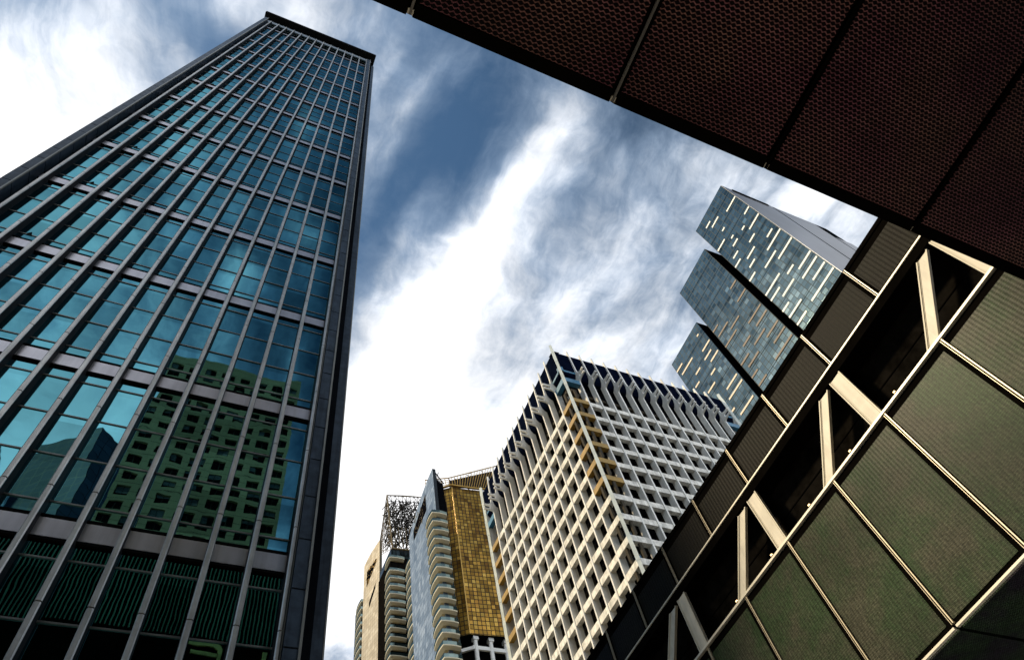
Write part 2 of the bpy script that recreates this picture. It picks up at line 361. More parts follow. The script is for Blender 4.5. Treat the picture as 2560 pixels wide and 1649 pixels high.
class MB:
    def __init__(self): self.v = []; self.f = []; self.uv = []
    def poly(self, pts, uv=None):
        i = len(self.v); self.v += [tuple(p) for p in pts]
        self.f.append(tuple(range(i, i + len(pts))))
        self.uv += list(uv) if uv else [(0, 0)] * len(pts)
    def quad(self, o, du, dv, uv0=(0, 0)):
        """parallelogram with UV in metres"""
        o, du, dv = Vector(o), Vector(du), Vector(dv)
        a, b = uv0
        self.poly([o, o + du, o + du + dv, o + dv], [(a, b), (a + du.length, b), (a + du.length, b + dv.length), (a, b + dv.length)])
        return self
    def box(self, x0, x1, y0, y1, z0, z1):
        if x0 > x1: x0, x1 = x1, x0
        if y0 > y1: y0, y1 = y1, y0
        if z0 > z1: z0, z1 = z1, z0
        i = len(self.v)
        self.v += [(x0, y0, z0), (x1, y0, z0), (x1, y1, z0), (x0, y1, z0), (x0, y0, z1), (x1, y0, z1), (x1, y1, z1), (x0, y1, z1)]
        for q in ((0, 3, 2, 1), (4, 5, 6, 7), (0, 1, 5, 4), (1, 2, 6, 5), (2, 3, 7, 6), (3, 0, 4, 7)):
            self.f.append(tuple(i + k for k in q))
        for L in ((x1 - x0, y1 - y0),) * 2 + ((x1 - x0, z1 - z0), (y1 - y0, z1 - z0)) * 2:
            self.uv += [(0, 0), (L[0], 0), (L[0], L[1]), (0, L[1])]
        return self
    def prism(self, plan, z0, z1, zt=None):
        """upright prism on a plan polygon (counter-clockwise); zt = own top height per corner"""
        n = len(plan); zt = zt or [z1] * n
        run = 0
        for k in range(n):
            a, b = plan[k], plan[(k + 1) % n]
            L = math.dist(a, b)
            self.poly([(a[0], a[1], z0), (b[0], b[1], z0), (b[0], b[1], zt[(k + 1) % n]), (a[0], a[1], zt[k])],
                      [(run, z0), (run + L, z0), (run + L, zt[(k + 1) % n]), (run, zt[k])])
            run += L
        self.poly([(p[0], p[1], zt[k]) for k, p in enumerate(plan)])
        self.poly([(p[0], p[1], z0) for p in reversed(plan)])
        return self
    def plate(self, pts, nrm, th):
        """flat outline given thickness along nrm"""
        nrm = Vector(nrm).normalized() * th
        A = [Vector(p) for p in pts]; B = [p + nrm for p in A]
        self.poly(A); self.poly(B[::-1])
        n = len(A)
        for k in range(n): self.poly([A[(k + 1) % n], A[k], B[k], B[(k + 1) % n]])
        return self
    def beam(self, p, q, wd, hd=None, up=(0, 0, 1)):
        p, q = Vector(p), Vector(q); d = (q - p)
        if d.length < 1e-6: return self
        d.normalize(); upv = Vector(up)
        if abs(d.dot(upv)) > 0.98: upv = Vector((0, 1, 0))
        s = d.cross(upv).normalized(); t = s.cross(d).normalized()
        hd = hd or wd; s *= wd / 2; t *= hd / 2
        i = len(self.v)
        for c in (p, q): self.v += [tuple(c - s - t), tuple(c + s - t), tuple(c + s + t), tuple(c - s + t)]
        for f in ((0, 1, 2, 3), (7, 6, 5, 4), (0, 4, 5, 1), (1, 5, 6, 2), (2, 6, 7, 3), (3, 7, 4, 0)):
            self.f.append(tuple(i + k for k in f)); self.uv += [(0, 0)] * 4
        return self
    def cyl(self, x, y, z0, z1, r, n=20, r1=None):
        r1 = r1 or r
        a = [(x + r * math.cos(2 * math.pi * k / n), y + r * math.sin(2 * math.pi * k / n)) for k in range(n)]
        b = [(x + r1 * math.cos(2 * math.pi * k / n), y + r1 * math.sin(2 * math.pi * k / n)) for k in range(n)]
        for k in range(n):
            j = (k + 1) % n
            self.poly([(*a[k], z0), (*a[j], z0), (*b[j], z1), (*b[k], z1)])
        self.poly([(*p, z1) for p in b]); self.poly([(*p, z0) for p in a[::-1]])
        return self
    def build(self, name, mat, parent=None, mat2=None):
        me = bpy.data.meshes.new(name)
        root = parent
        while root is not None and root.parent is not None: root = root.parent
        bx, by, bz = BASE.get(root.name if root else None, (0, 0, 0))
        me.from_pydata([(x - bx, y - by, z + H - bz) for x, y, z in self.v], [], self.f)
        uvl = me.uv_layers.new(name='UVMap')
        flat = [c for t in self.uv for c in t]
        uvl.data.foreach_set('uv', flat)
        me.materials.append(MATS[mat])
        ob = bpy.data.objects.new(name, me)
        sc.collection.objects.link(ob)
        if parent is not None: ob.parent = parent
        return ob


def thing(name, label, cat, loc=(0, 0), group=None):
    o = bpy.data.objects.new(name, None); sc.collection.objects.link(o)
    o.location = (loc[0], loc[1], 0); o['label'] = label; o['category'] = cat
    if group: o['group'] = group
    BASE[o.name] = (loc[0], loc[1], 0)
    return o


GZ = -H                                     # the ground, in eye heights

# ---------------------------------------------------------------- setting
o = MB().box(-1500, 1500, -1500, 1500, GZ - 1, GZ - 0.15).build('ground', 'ground_grey'); o['kind'] = 'structure'
o = MB().box(7.5, 17.5, -300, 400, GZ - 0.14, GZ - 0.10).build('road', 'asphalt'); o['kind'] = 'structure'
mk = MB()
for y in range(-290, 390, 6): mk.box(12.4, 12.6, y, y + 2.5, GZ - 0.099, GZ - 0.096)
o = mk.build('road_markings', 'line_paint'); o['kind'] = 'structure'
o = MB().box(-60, 7.3, -40, 29, GZ - 0.149, GZ).box(17.7, 60, -40, 47, GZ - 0.149, GZ).build('pavement', 'paving'); o['kind'] = 'structure'
o = MB().box(7.302, 7.5, -300, 400, GZ - 0.149, GZ + 0.003).box(17.5, 17.698, -300, 400, GZ - 0.149, GZ + 0.003).build('kerb', 'pier_trim'); o['kind'] = 'structure'

# ---------------------------------------------------------------- glass office tower, left
TA = thing('glass_office_tower', 'tall dark office tower of teal mirror glass with pale vertical fins and a black eave', 'building', (-9, 45))
Y0 = 30.0
FX = [0.11 + 2.056 * k for k in range(-11, 3)]            # fin lines
FX_ALL = [-23.35] + FX                                     # bays run between neighbours
SP = [41.40 + 13.60 * n for n in range(-3, 14)]            # spandrel centres
MB().box(-24.1, 5.0, Y0 + 0.25, 58, GZ, 216.9).build('core', 'dark_core', TA)
sp_h = 0.58
for c in SP:
    if c > 215: continue
    xa, xb = FX_ALL[0] + 0.1, FX_ALL[-1] - 0.1
    s_ = MB().box(xa, xb, Y0 - 0.12, Y0 + 0.1, c - sp_h, c + sp_h).build('spandrel', 'spandrel_alu', TA)
    for zz in (c - sp_h - 0.20, c + sp_h + 0.07): MB().box(xa, xb, Y0 - 0.16, Y0 + 0.1, zz, zz + 0.13).build('trim', 'joint_black', s_)
panes = []
for ci in range(len(SP) - 1):
    z0, z1 = SP[ci] + sp_h + 0.20, SP[ci + 1] - sp_h - 0.20
    st = 0.98
    ph = (z1 - z0 - 2 * st) / 3
    rows = [z0, z0 + st, z0 + st + ph, z0 + st + 2 * ph, z1 - st, z1]
    for a, b in zip(FX_ALL[:-1], FX_ALL[1:]):
        gl = MB()
        for lo, hi in zip(rows[:-1], rows[1:]):
            t1, t2, t3 = (random.uniform(-0.010, 0.010) for _ in range(3))
            xa, xb, za, zb = a + 0.12, b - 0.12, lo + 0.045, hi - 0.045
            gl.poly([(xa, Y0 + t1, za), (xb, Y0 + t2, za), (xb, Y0 + t2 + t3, zb), (xa, Y0 + t1 + t3, zb)])
        panes.append((z0 - a * 0.0, gl))
    for zz in rows[1:-1]: MB().box(FX_ALL[0] + 0.1, FX_ALL[-1] - 0.1, Y0 - 0.06, Y0 + 0.12, zz - 0.045, zz + 0.045).build('transom', 'transom_alu', TA)
panes.sort(key=lambda t: t[0])
rest = MB()
for k, (_, gl) in enumerate(panes):
    if 26 <= k < 125: gl.build('window', 'tower_glass', TA)
    else:
        off = len(rest.v); rest.v += gl.v; rest.f += [tuple(i + off for i in f) for f in gl.f]; rest.uv += gl.uv
rw = rest.build('window', 'tower_glass', TA); rw['kind'] = 'stuff'
for x in FX:
    cp = MB()
    z = 23.1 - 6.80 * 4
    nose = [(x - 0.145, Y0 - 0.68), (x - 0.145, Y0 - 0.74), (x - 0.09, Y0 - 0.80), (x + 0.09, Y0 - 0.80), (x + 0.145, Y0 - 0.74), (x + 0.145, Y0 - 0.68)]
    while z < 213.5:
        zt = min(z + 6.80, 213.8)
        zb = max(z, GZ)
        if zt > GZ: cp.prism(nose, zb + 0.035, zt - 0.035)
        z += 6.80
    fo = MB().prism([(x - 0.19, Y0 + 0.1), (x - 0.135, Y0 - 0.72), (x + 0.135, Y0 - 0.72), (x + 0.19, Y0 + 0.1)], GZ, 213.7).build('fin', 'fin_web_shaded', TA)
    cp.build('cap', 'fin_alu', fo)
# corner piers, stone panels with shadow joints
for (xa, xb) in ((-24.15, -23.35), (4.40, 5.10)):
    p_ = MB(); z = GZ
    while z < 212:
        p_.box(xa, xb, Y0 - 1.35 if xa < 0 else Y0 - 1.0, Y0 + 2, z + 0.05, z + 3.35); z += 3.40
    po = p_.build('corner_pier', 'pier_stone', TA)
    MB().box(xa + 0.03, xb - 0.03, Y0 - 1.30 if xa < 0 else Y0 - 0.95, Y0 + 1.9, GZ, 213).build('backing', 'joint_black', po)
    t_ = MB()
    if xa < 0: t_.box(xb - 0.02, xb + 0.10, Y0 - 1.42, Y0 - 1.25, GZ, 213)
    else: t_.box(xb + 0.0, xb + 0.12, Y0 - 1.10, Y0 - 0.9, GZ, 213).box(xa - 0.14, xa - 0.04, Y0 - 0.80, Y0 + 0.1, GZ, 213)
    t_.build('edge_trim', 'pier_trim', po)
for k in range(7):                                          # fins of the side wall, seen edge on
    y = Y0 + 0.35 + 1.15 * k
    MB().box(5.0, 6.55 + 0.02 * k, y - 0.10, y + 0.10, GZ, 212).build('side_fin', 'pier_stone', TA)
    MB().box(6.50 + 0.02 * k, 6.58 + 0.02 * k, y - 0.13, y - 0.10, GZ, 212).build('edge_trim', 'pier_trim', TA)
MB().box(5.0, 5.9, Y0 + 0.2, 57.5, GZ, 212).build('side_wall', 'dark_core', TA)
MB().box(-24.15, 5.5, Y0 - 0.22, 58.5, 213.9, 217.0).build('cornice', 'cornice_grey', TA)
MB().box(-24.95, 6.5, Y0 - 2.0, 59.5, 217.4, 219.8).build('roof_eave', 'roof_black', TA)
vb = MB()
for c in SP:
    if 40 < c < 150:
        zz = c + sp_h + 1.18
        vb.poly([(-19.75, Y0 - 0.10, zz), (-19.35, Y0 - 0.10, zz), (-19.50, Y0 - 0.10, zz + 0.45)])
        vb.poly([(-19.75, Y0 - 0.10, zz), (-19.50, Y0 - 0.10, zz + 0.45), (-19.55, Y0 + 0.1, zz + 0.2)])
        vb.poly([(-19.35, Y0 - 0.10, zz), (-19.55, Y0 + 0.1, zz + 0.2), (-19.50, Y0 - 0.10, zz + 0.45)])
vb.build('vent_flaps', 'joint_black', TA)

# ---------------------------------------------------------------- dark screen-clad building, right
WX = 20.0
WA = thing('screen_clad_building', 'low dark mesh-clad building with pale slanted braces along an open gallery', 'building', (30, 25))
P0, PP, NP = 0.735, 3.08, 13
ys = [P0 + PP * k for k in range(NP + 1)]
MB().box(WX + 0.95, 46, P0, ys[-1], 10.85, 22.2).build('core', 'recess_dark', WA)
MB().box(WX, WX + 0.97, P0 + 0.02, ys[-1], 22.30, 22.50).build('parapet', 'frame_black', WA)
for k in range(NP):
    a, b = ys[k], ys[k + 1]
    # upper band
    fr = MB().box(WX + 0.04, WX + 0.9, a, b, 20.24, 22.299)
    fo = fr.build('upper_panel', 'frame_black', WA)
    MB().box(WX + 0.025, WX + 0.045, a + 0.22, b - 0.16, 20.34, 21.95).build('mesh', 'wall_mesh_dark', fo)
    # lower band
    fr = MB().box(WX + 0.06, WX + 0.9, a, b, 10.86, 16.93)
    fo = fr.build('lower_panel', 'frame_black', WA)
    MB().box(WX + 0.035, WX + 0.065, a + 0.24, b - 0.08, 10.96, 16.62).build('mesh', 'wall_mesh_green', fo)
    # soffit beyond the lower edge
    MB().box(WX + 0.16, 46, a + 0.05, b - 0.05, 10.70, 10.845).build('soffit_panel', 'soffit_green', WA)
for k in range(1, NP):
    y = ys[k]
    MB().box(WX - 0.02, WX + 0.03, y - 0.05, y - 0.015, 20.26, 22.44).box(WX - 0.02, WX + 0.03, y + 0.035, y + 0.05, 20.26, 22.44).build('upper_seam', 'rail_white' if k < 3 else 'seam_grey', WA)
    MB().box(WX - 0.03, WX + 0.05, y - 0.045, y - 0.008, 10.87, 16.92).box(WX - 0.01, WX + 0.05, y + 0.05, y + 0.065, 10.87, 16.92).build('lower_seam', 'seam_grey', WA)
MB().box(WX - 0.03, WX + 0.10, P0, ys[-1], 20.17, 20.238).build('gallery_top_rail', 'rail_white', WA)
MB().box(WX - 0.05, WX + 0.12, P0, ys[-1], 16.96, 17.05).build('gallery_bottom_rail', 'rail_white', WA)
br = MB()
for k in range(NP): br.box(WX - 0.06, WX + 0.06, ys[k] + 0.05, ys[k + 1] - 0.05, 10.70, 10.77)
br.build('bottom_rail', 'rail_white', WA)
pt = MB()
pt.box(WX + 0.92, WX + 0.95, P0, ys[-1], 18.5, 18.54)
pt.build('gallery_groove', 'frame_black', WA)
for k in range(7):                                          # posts and diagonals of the gallery
    y = 0.78 + 6.12 * k
    def brace(pts, nm):
        bo = MB().plate([(WX + 0.05, yy, zz) for yy, zz in pts], (1, 0, 0), 0.10).build(nm, 'brace_paint', WA)
        (a0, z0), (a1, z1), (b1, zb1), (b0, zb0) = pts
        e = MB()
        for (p0, q0), (p1, q1), sgn in (((a0, z0), (b0, zb0), 1), ((a1, z1), (b1, zb1), -1)):
            e.beam((WX + 0.03, p0 + sgn * 0.02, q0), (WX + 0.03, p1 + sgn * 0.02, q1), 0.05, 0.04, (1, 0, 0))
            e.beam((WX + 0.045, p0 + sgn * 0.085, q0), (WX + 0.045, p1 + sgn * 0.085, q1), 0.016, 0.02, (1, 0, 0))
        e.build('flange', 'brace_edge', bo)
    brace([(y + 0.0, 19.73), (y + 0.63, 19.73), (y + 0.63, 17.06), (y + 0.0, 17.06)], 'post')
    brace([(y + 0.83, 19.66), (y + 1.40, 19.66), (y + 3.62, 17.06), (y + 3.03, 17.06)], 'brace')
MB().box(WX + 0.02, WX + 0.9, P0, ys[-1], 19.78, 20.165).build('gallery_lintel', 'frame_black', WA)
for k in range(8):
    y = 6.09 + 2.635 * k
    y *= 1.006
    lo = MB().box(WX + 0.07, WX + 0.17, y - 0.08, y + 0.08, 17.051, 17.20).build('lamp', 'frame_black', WA)
    MB().box(WX + 0.06, WX + 0.15, y - 0.040, y - 0.008, 17.201, 17.26).box(WX + 0.06, WX + 0.15, y + 0.008, y + 0.040, 17.201, 17.26).build('lens', 'lamp_warm', lo)

# ---------------------------------------------------------------- overhanging block above the camera
OB = thing('overhanging_block', 'black mesh underside of a building overhanging the street, close overhead', 'building', (5, -7))
SZ = 10.72
EY = 0.705
sx = [-25.4, -22.2, -19.0, -15.8, -12.6, -9.4, -6.0, -2.75, 0.59, 3.90, 6.93, 10.38, 13.6, 16.9, 19.9]
MB().box(sx[0], 19.9, -14, EY - 0.06, SZ + 0.25, 55.4).build('block_wall', 'frame_black', OB)
for a, b in zip(sx[:-1], sx[1:]):
    fr = MB()
    fr.box(a + 0.05, b - 0.05, EY - 0.19, EY, SZ, SZ + 0.55)               # front lip
    fr.box(a + 0.035, b - 0.035, -14, EY - 0.192, SZ + 0.05, SZ + 0.24)
    fo = fr.build('soffit_panel', 'frame_black', OB)
    for y0, y1 in ((-3.9, EY - 0.21), (-8.9, -4.02), (-14.0, -9.02)):
        MB().box(a + 0.085, b - 0.085, y0, y1, SZ + 0.02, SZ + 0.048).build('mesh', 'soffit_mesh', fo)
for k, x in enumerate(sx[1:-1]):
    MB().box(x - 0.018, x + 0.018, -14, EY - 0.02, SZ - 0.012, SZ + 0.03).build('seam_bar', 'seam_dark' if x < 5 else 'frame_black', OB)
    cl = MB().box(x - 0.045, x + 0.045, EY - 0.10, EY - 0.02, SZ + 0.02, SZ + 0.30).build('clip', 'rail_white', OB)
sl = MB()
x = -24.0
while x < 12.0:
    sl.box(x, x + 0.11, EY, EY + 0.12, 45.2, 54.6); x += 0.37
sl.build('slat_screen', 'slat_teal', OB)
MB().box(-24, 12, EY - 0.02, EY + 0.03, 46.9, 47.05).build('slat_rail', 'frame_black', OB)
# rounded letter and a bar of the sign below the slats
lt = MB()
pts = [(0.7, 44.45), (2.9, 44.45), (3.35, 44.30), (3.58, 44.0), (3.62, 43.6), (3.62, 41.0), (3.25, 41.0), (3.25, 43.55), (3.18, 43.85), (2.8, 44.05), (0.7, 44.05)]
lt.plate([(a, EY, b) for a, b in pts], (0, 1, 0), 0.15)
lt.plate([(a, EY, b) for a, b in [(0.95, 43.55), (3.2, 43.45), (3.2, 43.1), (0.95, 43.2)]], (0, 1, 0), 0.15)
lt.build('sign_letter', 'letter_ochre', OB)
MB().box(6.95, 7.35, EY, EY + 0.15, 40.5, 44.3).build('sign_letter', 'letter_ochre', OB)

# ---------------------------------------------------------------- pale concrete grid tower
S = 0.6
CT = thing('concrete_grid_tower', 'pale concrete tower with a deep grid facade and forked prongs round its crown', 'building', (64, 65))
CX, CY, EX, EYY = 76.0, 80.0, 136.7, 136.3                  # plan, before scaling by S
xf = [81.45 + 4.152 * k for k in range(13)]
yf = [85.40 + 4.136 * k for k in range(12)]


def T(face, a, o, z):
    """face frame -> world: a along the face, o outwards, z up (unscaled)"""
    if face == 'S': p = (a, CY - o, z)
    elif face == 'W': p = (CX - o, a, z)
    elif face == 'N': p = (a, EYY + o, z)
    else: p = (EX + o, a, z)
    return (p[0] * S, p[1] * S, p[2] * S)


def fbox(m, face, a0, a1, o0, o1, z0, z1):
    p, q = T(face, a0, o0, z0), T(face, a1, o1, z1)
    m.box(p[0], q[0], p[1], q[1], p[2], q[2])


D = 1.75                                                    # fin depth
gz = GZ / S
MB().box((CX + D + 1.2) * S, (EX - D - 1.2) * S, (CY + D + 1.2) * S, (EYY - D - 1.2) * S, GZ, 167 * S).build('core', 'deep_window', CT)
zb = [144.1 - 6.08 * k for k in range(24)]
NV = {'S': xf, 'W': yf, 'N': xf, 'E': yf}
LO = {'S': (CX, EX), 'N': (CX, EX), 'W': (CY, EYY), 'E': (CY, EYY)}
prof = [(-1.75, gz), (0, gz), (0, 153.6), (0.15, 154.0), (0.5, 154.25), (1.2, 154.4), (3.1, 154.45), (3.1, 155.0), (1.05, 155.05), (0.9, 155.3), (0.9, 155.8), (1.05, 156.05),
        (3.1, 156.15), (3.1, 156.75), (1.5, 156.85), (0.85, 157.2), (0.45, 158.0), (0.28, 159.2), (0.0, 169.9), (-0.35, 169.9), (-1.0, 167.0), (-1.0, 158.5), (-1.75, 156.5)]
for face in ('S', 'W', 'N', 'E'):
    lines = NV[face]
    for a in lines:
        th = 0.42
        m_ = MB()
        pts = [T(face, a - th / 2, o_ - 0.0, z_) for o_, z_ in prof]
        nv = Vector(T(face, a + th / 2, 0, 0)) - Vector(T(face, a - th / 2, 0, 0))
        m_.plate(pts, nv, th * S)
        m_.build('fin', 'concrete', CT)
    if face in ('N', 'E'): continue
    lo, hi = LO[face]
    stations = [lo] + lines + [hi]
    nbay = len(stations) - 1
    for z in zb:
        if z < 40: break
        row = MB(); wnd = MB(); pane = MB(); bld = MB()
        for i in range(nbay):
            a0, a1 = stations[i], stations[i + 1]
            corner = i in (0, nbay - 1)
            s0 = a0 + (0.21 if i > 0 else 0.12); s1 = a1 - (0.21 if i < nbay - 1 else 0.12)
            tgt = MB() if corner and z > 110 else row
            o1 = -0.22 if not corner else -0.05
            fbox(tgt, face, s0, s1, -1.30, o1, z - 1.6, z)
            if tgt is not row: tgt.build('corner_bar', 'gold_bar', CT)
            # window recess: sill upstand, frame and mullion
            fbox(wnd, face, s0, s1, -2.45, -1.95, z, z + 0.75)
            fbox(wnd, face, (a0 + a1) / 2 - 0.1, (a0 + a1) / 2 + 0.1, -2.5, -2.30, z + 0.75, z + 4.3)
            fbox(wnd, face, s0, s0 + 0.55, -2.75, -2.05, z + 0.75, z + 4.33)
            if random.random() < 0.35:
                lw = random.uniform(0.3, 1.0) * (s1 - s0 - 0.8)
                fbox(bld, face, s0 + 0.6, s0 + 0.6 + lw, -2.795, -2.76, z + 4.3 - random.uniform(0.8, 3.0), z + 4.4)
            if corner and z < 112: fbox(pane, face, s0 + 0.9, s1 - 0.9, -2.2, -2.12, z + 0.8, z + 2.4)
        b_ = row.build('bar_row', 'concrete_bar', CT)
        wnd.build('sill', 'window_frame', b_)
        if pane.v: pane.build('pane', 'blue_pane', b_)
        if bld.v: bld.build('blind', 'blind_grey', b_)
    # recess backs: dark window wall behind the fins
    bk = MB(); fbox(bk, face, lo + 2.9, hi - 2.9, -2.94, -2.80, gz, 150); bk.build('window_wall', 'deep_window', CT)
    # upper storey: dark navy drum panels between the fins, rounded below
    for i in range(nbay):
        a0, a1 = stations[i] + 0.22, stations[i + 1] - 0.22
        p_ = MB()
        prv = None
        for (o_, z_) in ((-2.4, 155.6), (-1.2, 156.2), (-0.55, 157.2), (-0.28, 158.6), (-0.25, 162.0), (-0.25, 167.6), (-0.8, 168.1), (-2.6, 168.2)):
            if prv: p_.poly([T(face, a0, *prv), T(face, a1, *prv), T(face, a1, o_, z_), T(face, a0, o_, z_)])
            prv = (o_, z_)
        p_.build('crown_panel', 'navy_panel', CT)
        if i in (0, nbay - 1):
            for z in (153.9, 159.6):
                q_ = MB(); fbox(q_, face, a0 - 0.1, a1, -1.4, -0.02 if z < 155 else -0.3, z - 1.9, z); q_.build('corner_bar', 'blue_bar', CT)
    fl = MB(); fbox(fl, face, lo + 1, hi - 1, -3.4, -2.0, 149.2, 150.2); fl.build('upper_slab', 'window_frame', CT)
# corner fins, in stepped segments
for (x, y) in ((CX, CY), (EX, CY), (CX, EYY)):
    c_ = MB(); z = gz; k = 0
    while z < 168:
        zt = min(z + 6.08, 170.3)
        wv = 0.55 + 0.06 * (k % 2)
        c_.prism([((x - wv) * S, y * S), (x * S, (y - wv) * S), ((x + wv) * S, y * S), (x * S, (y + wv) * S)], z * S, (zt - 0.04) * S)
        z += 6.08; k += 1
    c_.build('corner_fin', 'corner_grey', CT)
ew = MB()
ew.box((CX + 0.25) * S, (CX + 2.9) * S, (EYY - 0.6) * S, (EYY + 0.05) * S, GZ, 167 * S)
ew.box((EX - 0.6) * S, (EX + 0.05) * S, (CY + 0.25) * S, (CY + 2.9) * S, GZ, 167 * S)
ew.build('end_wall', 'concrete', CT)
MB().box((CX + 0.9) * S, (EX - 0.9) * S, (CY + 0.9) * S, (EYY - 0.9) * S, 167.95 * S, 168.4 * S).build('roof', 'navy_panel', CT)

# ---------------------------------------------------------------- slab tower, far right
ST = thing('three_slab_tower', 'far glass tower of three staggered slabs split by black slots and dashed with cream strips', 'building', (195, 67))
X0 = 160.0
SLABS = [(31.2, 53.3, 271.2, 'slab_glass'), (56.4, 78.5, 257.7, 'slab_glass'), (81.4, 102.9, 235.5, 'slab_glass')]
UST = [(31.3, 38.2, 256.6), (42.0, 47.2, 260.5), (45.7, 49.1, 264.4), (43.8, 45.6, 252.1), (31.3, 34.8, 244.1), (31.4, 38.2, 235.8), (38.3, 40.2, 240.0), (47.5, 53.0, 247.6), (43.9, 45.5, 243.6), (43.9, 47.4, 239.7), (38.3, 42.1, 231.4), (47.5, 51.0, 235.2), (42.1, 47.5, 227.1), (49.2, 53.2, 231.0), (45.7, 49.4, 222.9), (32.9, 36.5, 223.3), (31.3, 40.2, 219.0), (38.4, 45.7, 214.6), (31.4, 40.1, 210.7), (49.3, 53.3, 218.5), (38.5, 42.3, 202.0), (43.9, 53.2, 205.9), (31.4, 38.5, 198.2), (31.6, 40.2, 194.0), (31.6, 38.5, 189.2), (31.4, 44.1, 184.2), (42.2, 49.3, 197.7), (47.6, 53.4, 201.8), (49.4, 53.4, 193.4), (45.9, 53.4, 188.9), (47.7, 53.4, 183.7)]
MST = [(56.7, 60.7, 226.5), (56.5, 62.4, 218.4), (56.8, 65.2, 205.9), (56.8, 63.8, 201.3), (65.8, 71.9, 213.2), (70.8, 77.9, 217.2), (74.6, 78.4, 221.7), (70.3, 78.5, 210.1), (56.7, 63.9, 193.2), (56.6, 63.6, 188.5), (56.9, 67.3, 183.4), (62.1, 69.2, 196.7), (67.9, 72.9, 201.5), (69.8, 76.6, 192.9), (73.0, 78.4, 196.9), (74.5, 78.4, 188.3), (73.3, 78.3, 183.1)]
LST = [(83.9, 85.1, 229.7), (81.7, 87.3, 221.3), (83.8, 88.9, 217.1), (81.7, 87.2, 213.2), (92.7, 101.4, 225.0), (98.2, 102.8, 229.1), (92.6, 96.1, 217.1), (87.5, 90.7, 208.8), (96.6, 99.7, 212.9), (91.2, 96.5, 204.5), (81.9, 89.1, 196.4), (81.7, 90.9, 192.3), (82.3, 90.9, 182.9), (91.1, 93.1, 187.5)]
for (ya, yb, zt, mt), strips, sm in zip(SLABS, (UST, MST, LST), ('strip_cream', 'strip_brown', 'strip_tan')):
    s_ = MB().quad((X0, yb, zt - 280), (0, ya - yb, 0), (0, 0, 280)).quad((X0 + 60, ya, zt - 280), (0, yb - ya, 0), (0, 0, 280)).quad((X0, yb, zt), (60, 0, 0), (0, ya - yb, 0))
    so = s_.build('glass_slab', mt, ST)
    for (a, b, z) in strips:
        MB().box(X0 - 0.18, X0 + 0.05, a, min(b, yb), z - 0.42, z + 0.42).build('facade_strip', sm, so)
    v_ = MB()
    z = zt - 4.16 * 2
    rnd = random.Random(int(ya))
    while z > 60:
        v_.box(X0 - 0.10, X0 + 0.03, ya, yb, z - 0.035, z + 0.035); z -= 8.32
    v_.build('floor_line', 'slab_glass', so)
    if ya > 32:
        MB().box(X0, X0 + 60, ya - 0.06, ya, GZ, zt).box(X0, X0 + 60, yb, yb + 0.06, GZ, zt).build('slab_side', 'slot_black', so)
MB().box(X0 + 14, X0 + 55, 52.9, 82, GZ, 230).build('slot_back', 'slot_black', ST)
MB().box(X0, 186.6, 31.0, 31.19, GZ, 270.9).box(188.0, 211.0, 31.0, 31.19, GZ, 269.2).box(212.3, 222, 31.0, 31.19, GZ, 254).build('metal_side', 'metal_ribbed', ST)
MB().box(186.6, 188.0, 31.3, 31.5, GZ, 268).box(211.0, 212.3, 31.3, 31.5, GZ, 256).build('side_slot', 'slot_black', ST)
ro = MB()
x = 165.0
while x < 183:
    hh = random.uniform(0.5, 1.6); ro.box(x, x + 1.3, 30.6, 31.0, 268.6 - hh, 269.6 + hh * 0.2 - (x - 165) * 0.08); x += 1.15
ro.build('roof_plant', 'slot_black', ST)

# ---------------------------------------------------------------- apartment towers with blade walls
FH = 3.83


def balcony(parent, x0, x1, y0, y1, z, ang=0.0):
    """slab that sweeps round the corner (x0,y0); underside tapers in; glass rail above"""
    n = 7
    out_ = []
    for k in range(n + 1):                                  # bowed side along +Y
        t = 1 - k / n
        out_.append((x0 - 0.55 * math.sin(math.pi * t) * 0.8 + (0.35 * t), y0 + (y1 - y0) * t))
    for k in range(1, 5):
        t = k / 4
        out_.append((x0 + (x1 - x0) * t, y0 - 0.30 * math.sin(math.pi * t)))
    cx, cy = x1 + 0.5, y1 + 0.5
    ins = [(a + (cx - a) * 0.17, b + (cy - b) * 0.14) for a, b in out_]
    top = MB(); N = len(out_)
    # fascia, tapered underside, top
    for k in range(N - 1):
        a, b = out_[k], out_[k + 1]; c, d = ins[k], ins[k + 1]
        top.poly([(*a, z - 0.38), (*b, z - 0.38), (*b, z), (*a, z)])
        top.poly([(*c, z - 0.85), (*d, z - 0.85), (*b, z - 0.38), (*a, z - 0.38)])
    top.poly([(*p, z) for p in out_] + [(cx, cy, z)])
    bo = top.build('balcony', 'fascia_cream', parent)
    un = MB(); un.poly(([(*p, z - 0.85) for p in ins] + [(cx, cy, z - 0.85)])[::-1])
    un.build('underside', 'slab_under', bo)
    rl = MB()
    for k in range(N - 1):
        a, b = out_[k], out_[k + 1]
        rl.poly([(*a, z), (*b, z), (*b, z + 1.0), (*a, z + 1.0)])
        rl.beam((*a, z + 1.02), (*b, z + 1.02), 0.07)
    rl.build('railing', 'rail_glass', bo)
    return bo


BT = thing('blue_blade_tower', 'apartment tower whose blue blade wall rises to a point between stacks of curved balconies', 'building', (72, 166))
BX = 66.0
top_curve = [(151.0, 194.0), (155, 193.9), (159, 193.5), (163, 192.6), (167, 191.3), (171, 189.6), (174.5, 188.0), (177.7, 186.2)]
hole = [(176.5, 161 * 1.17), ]
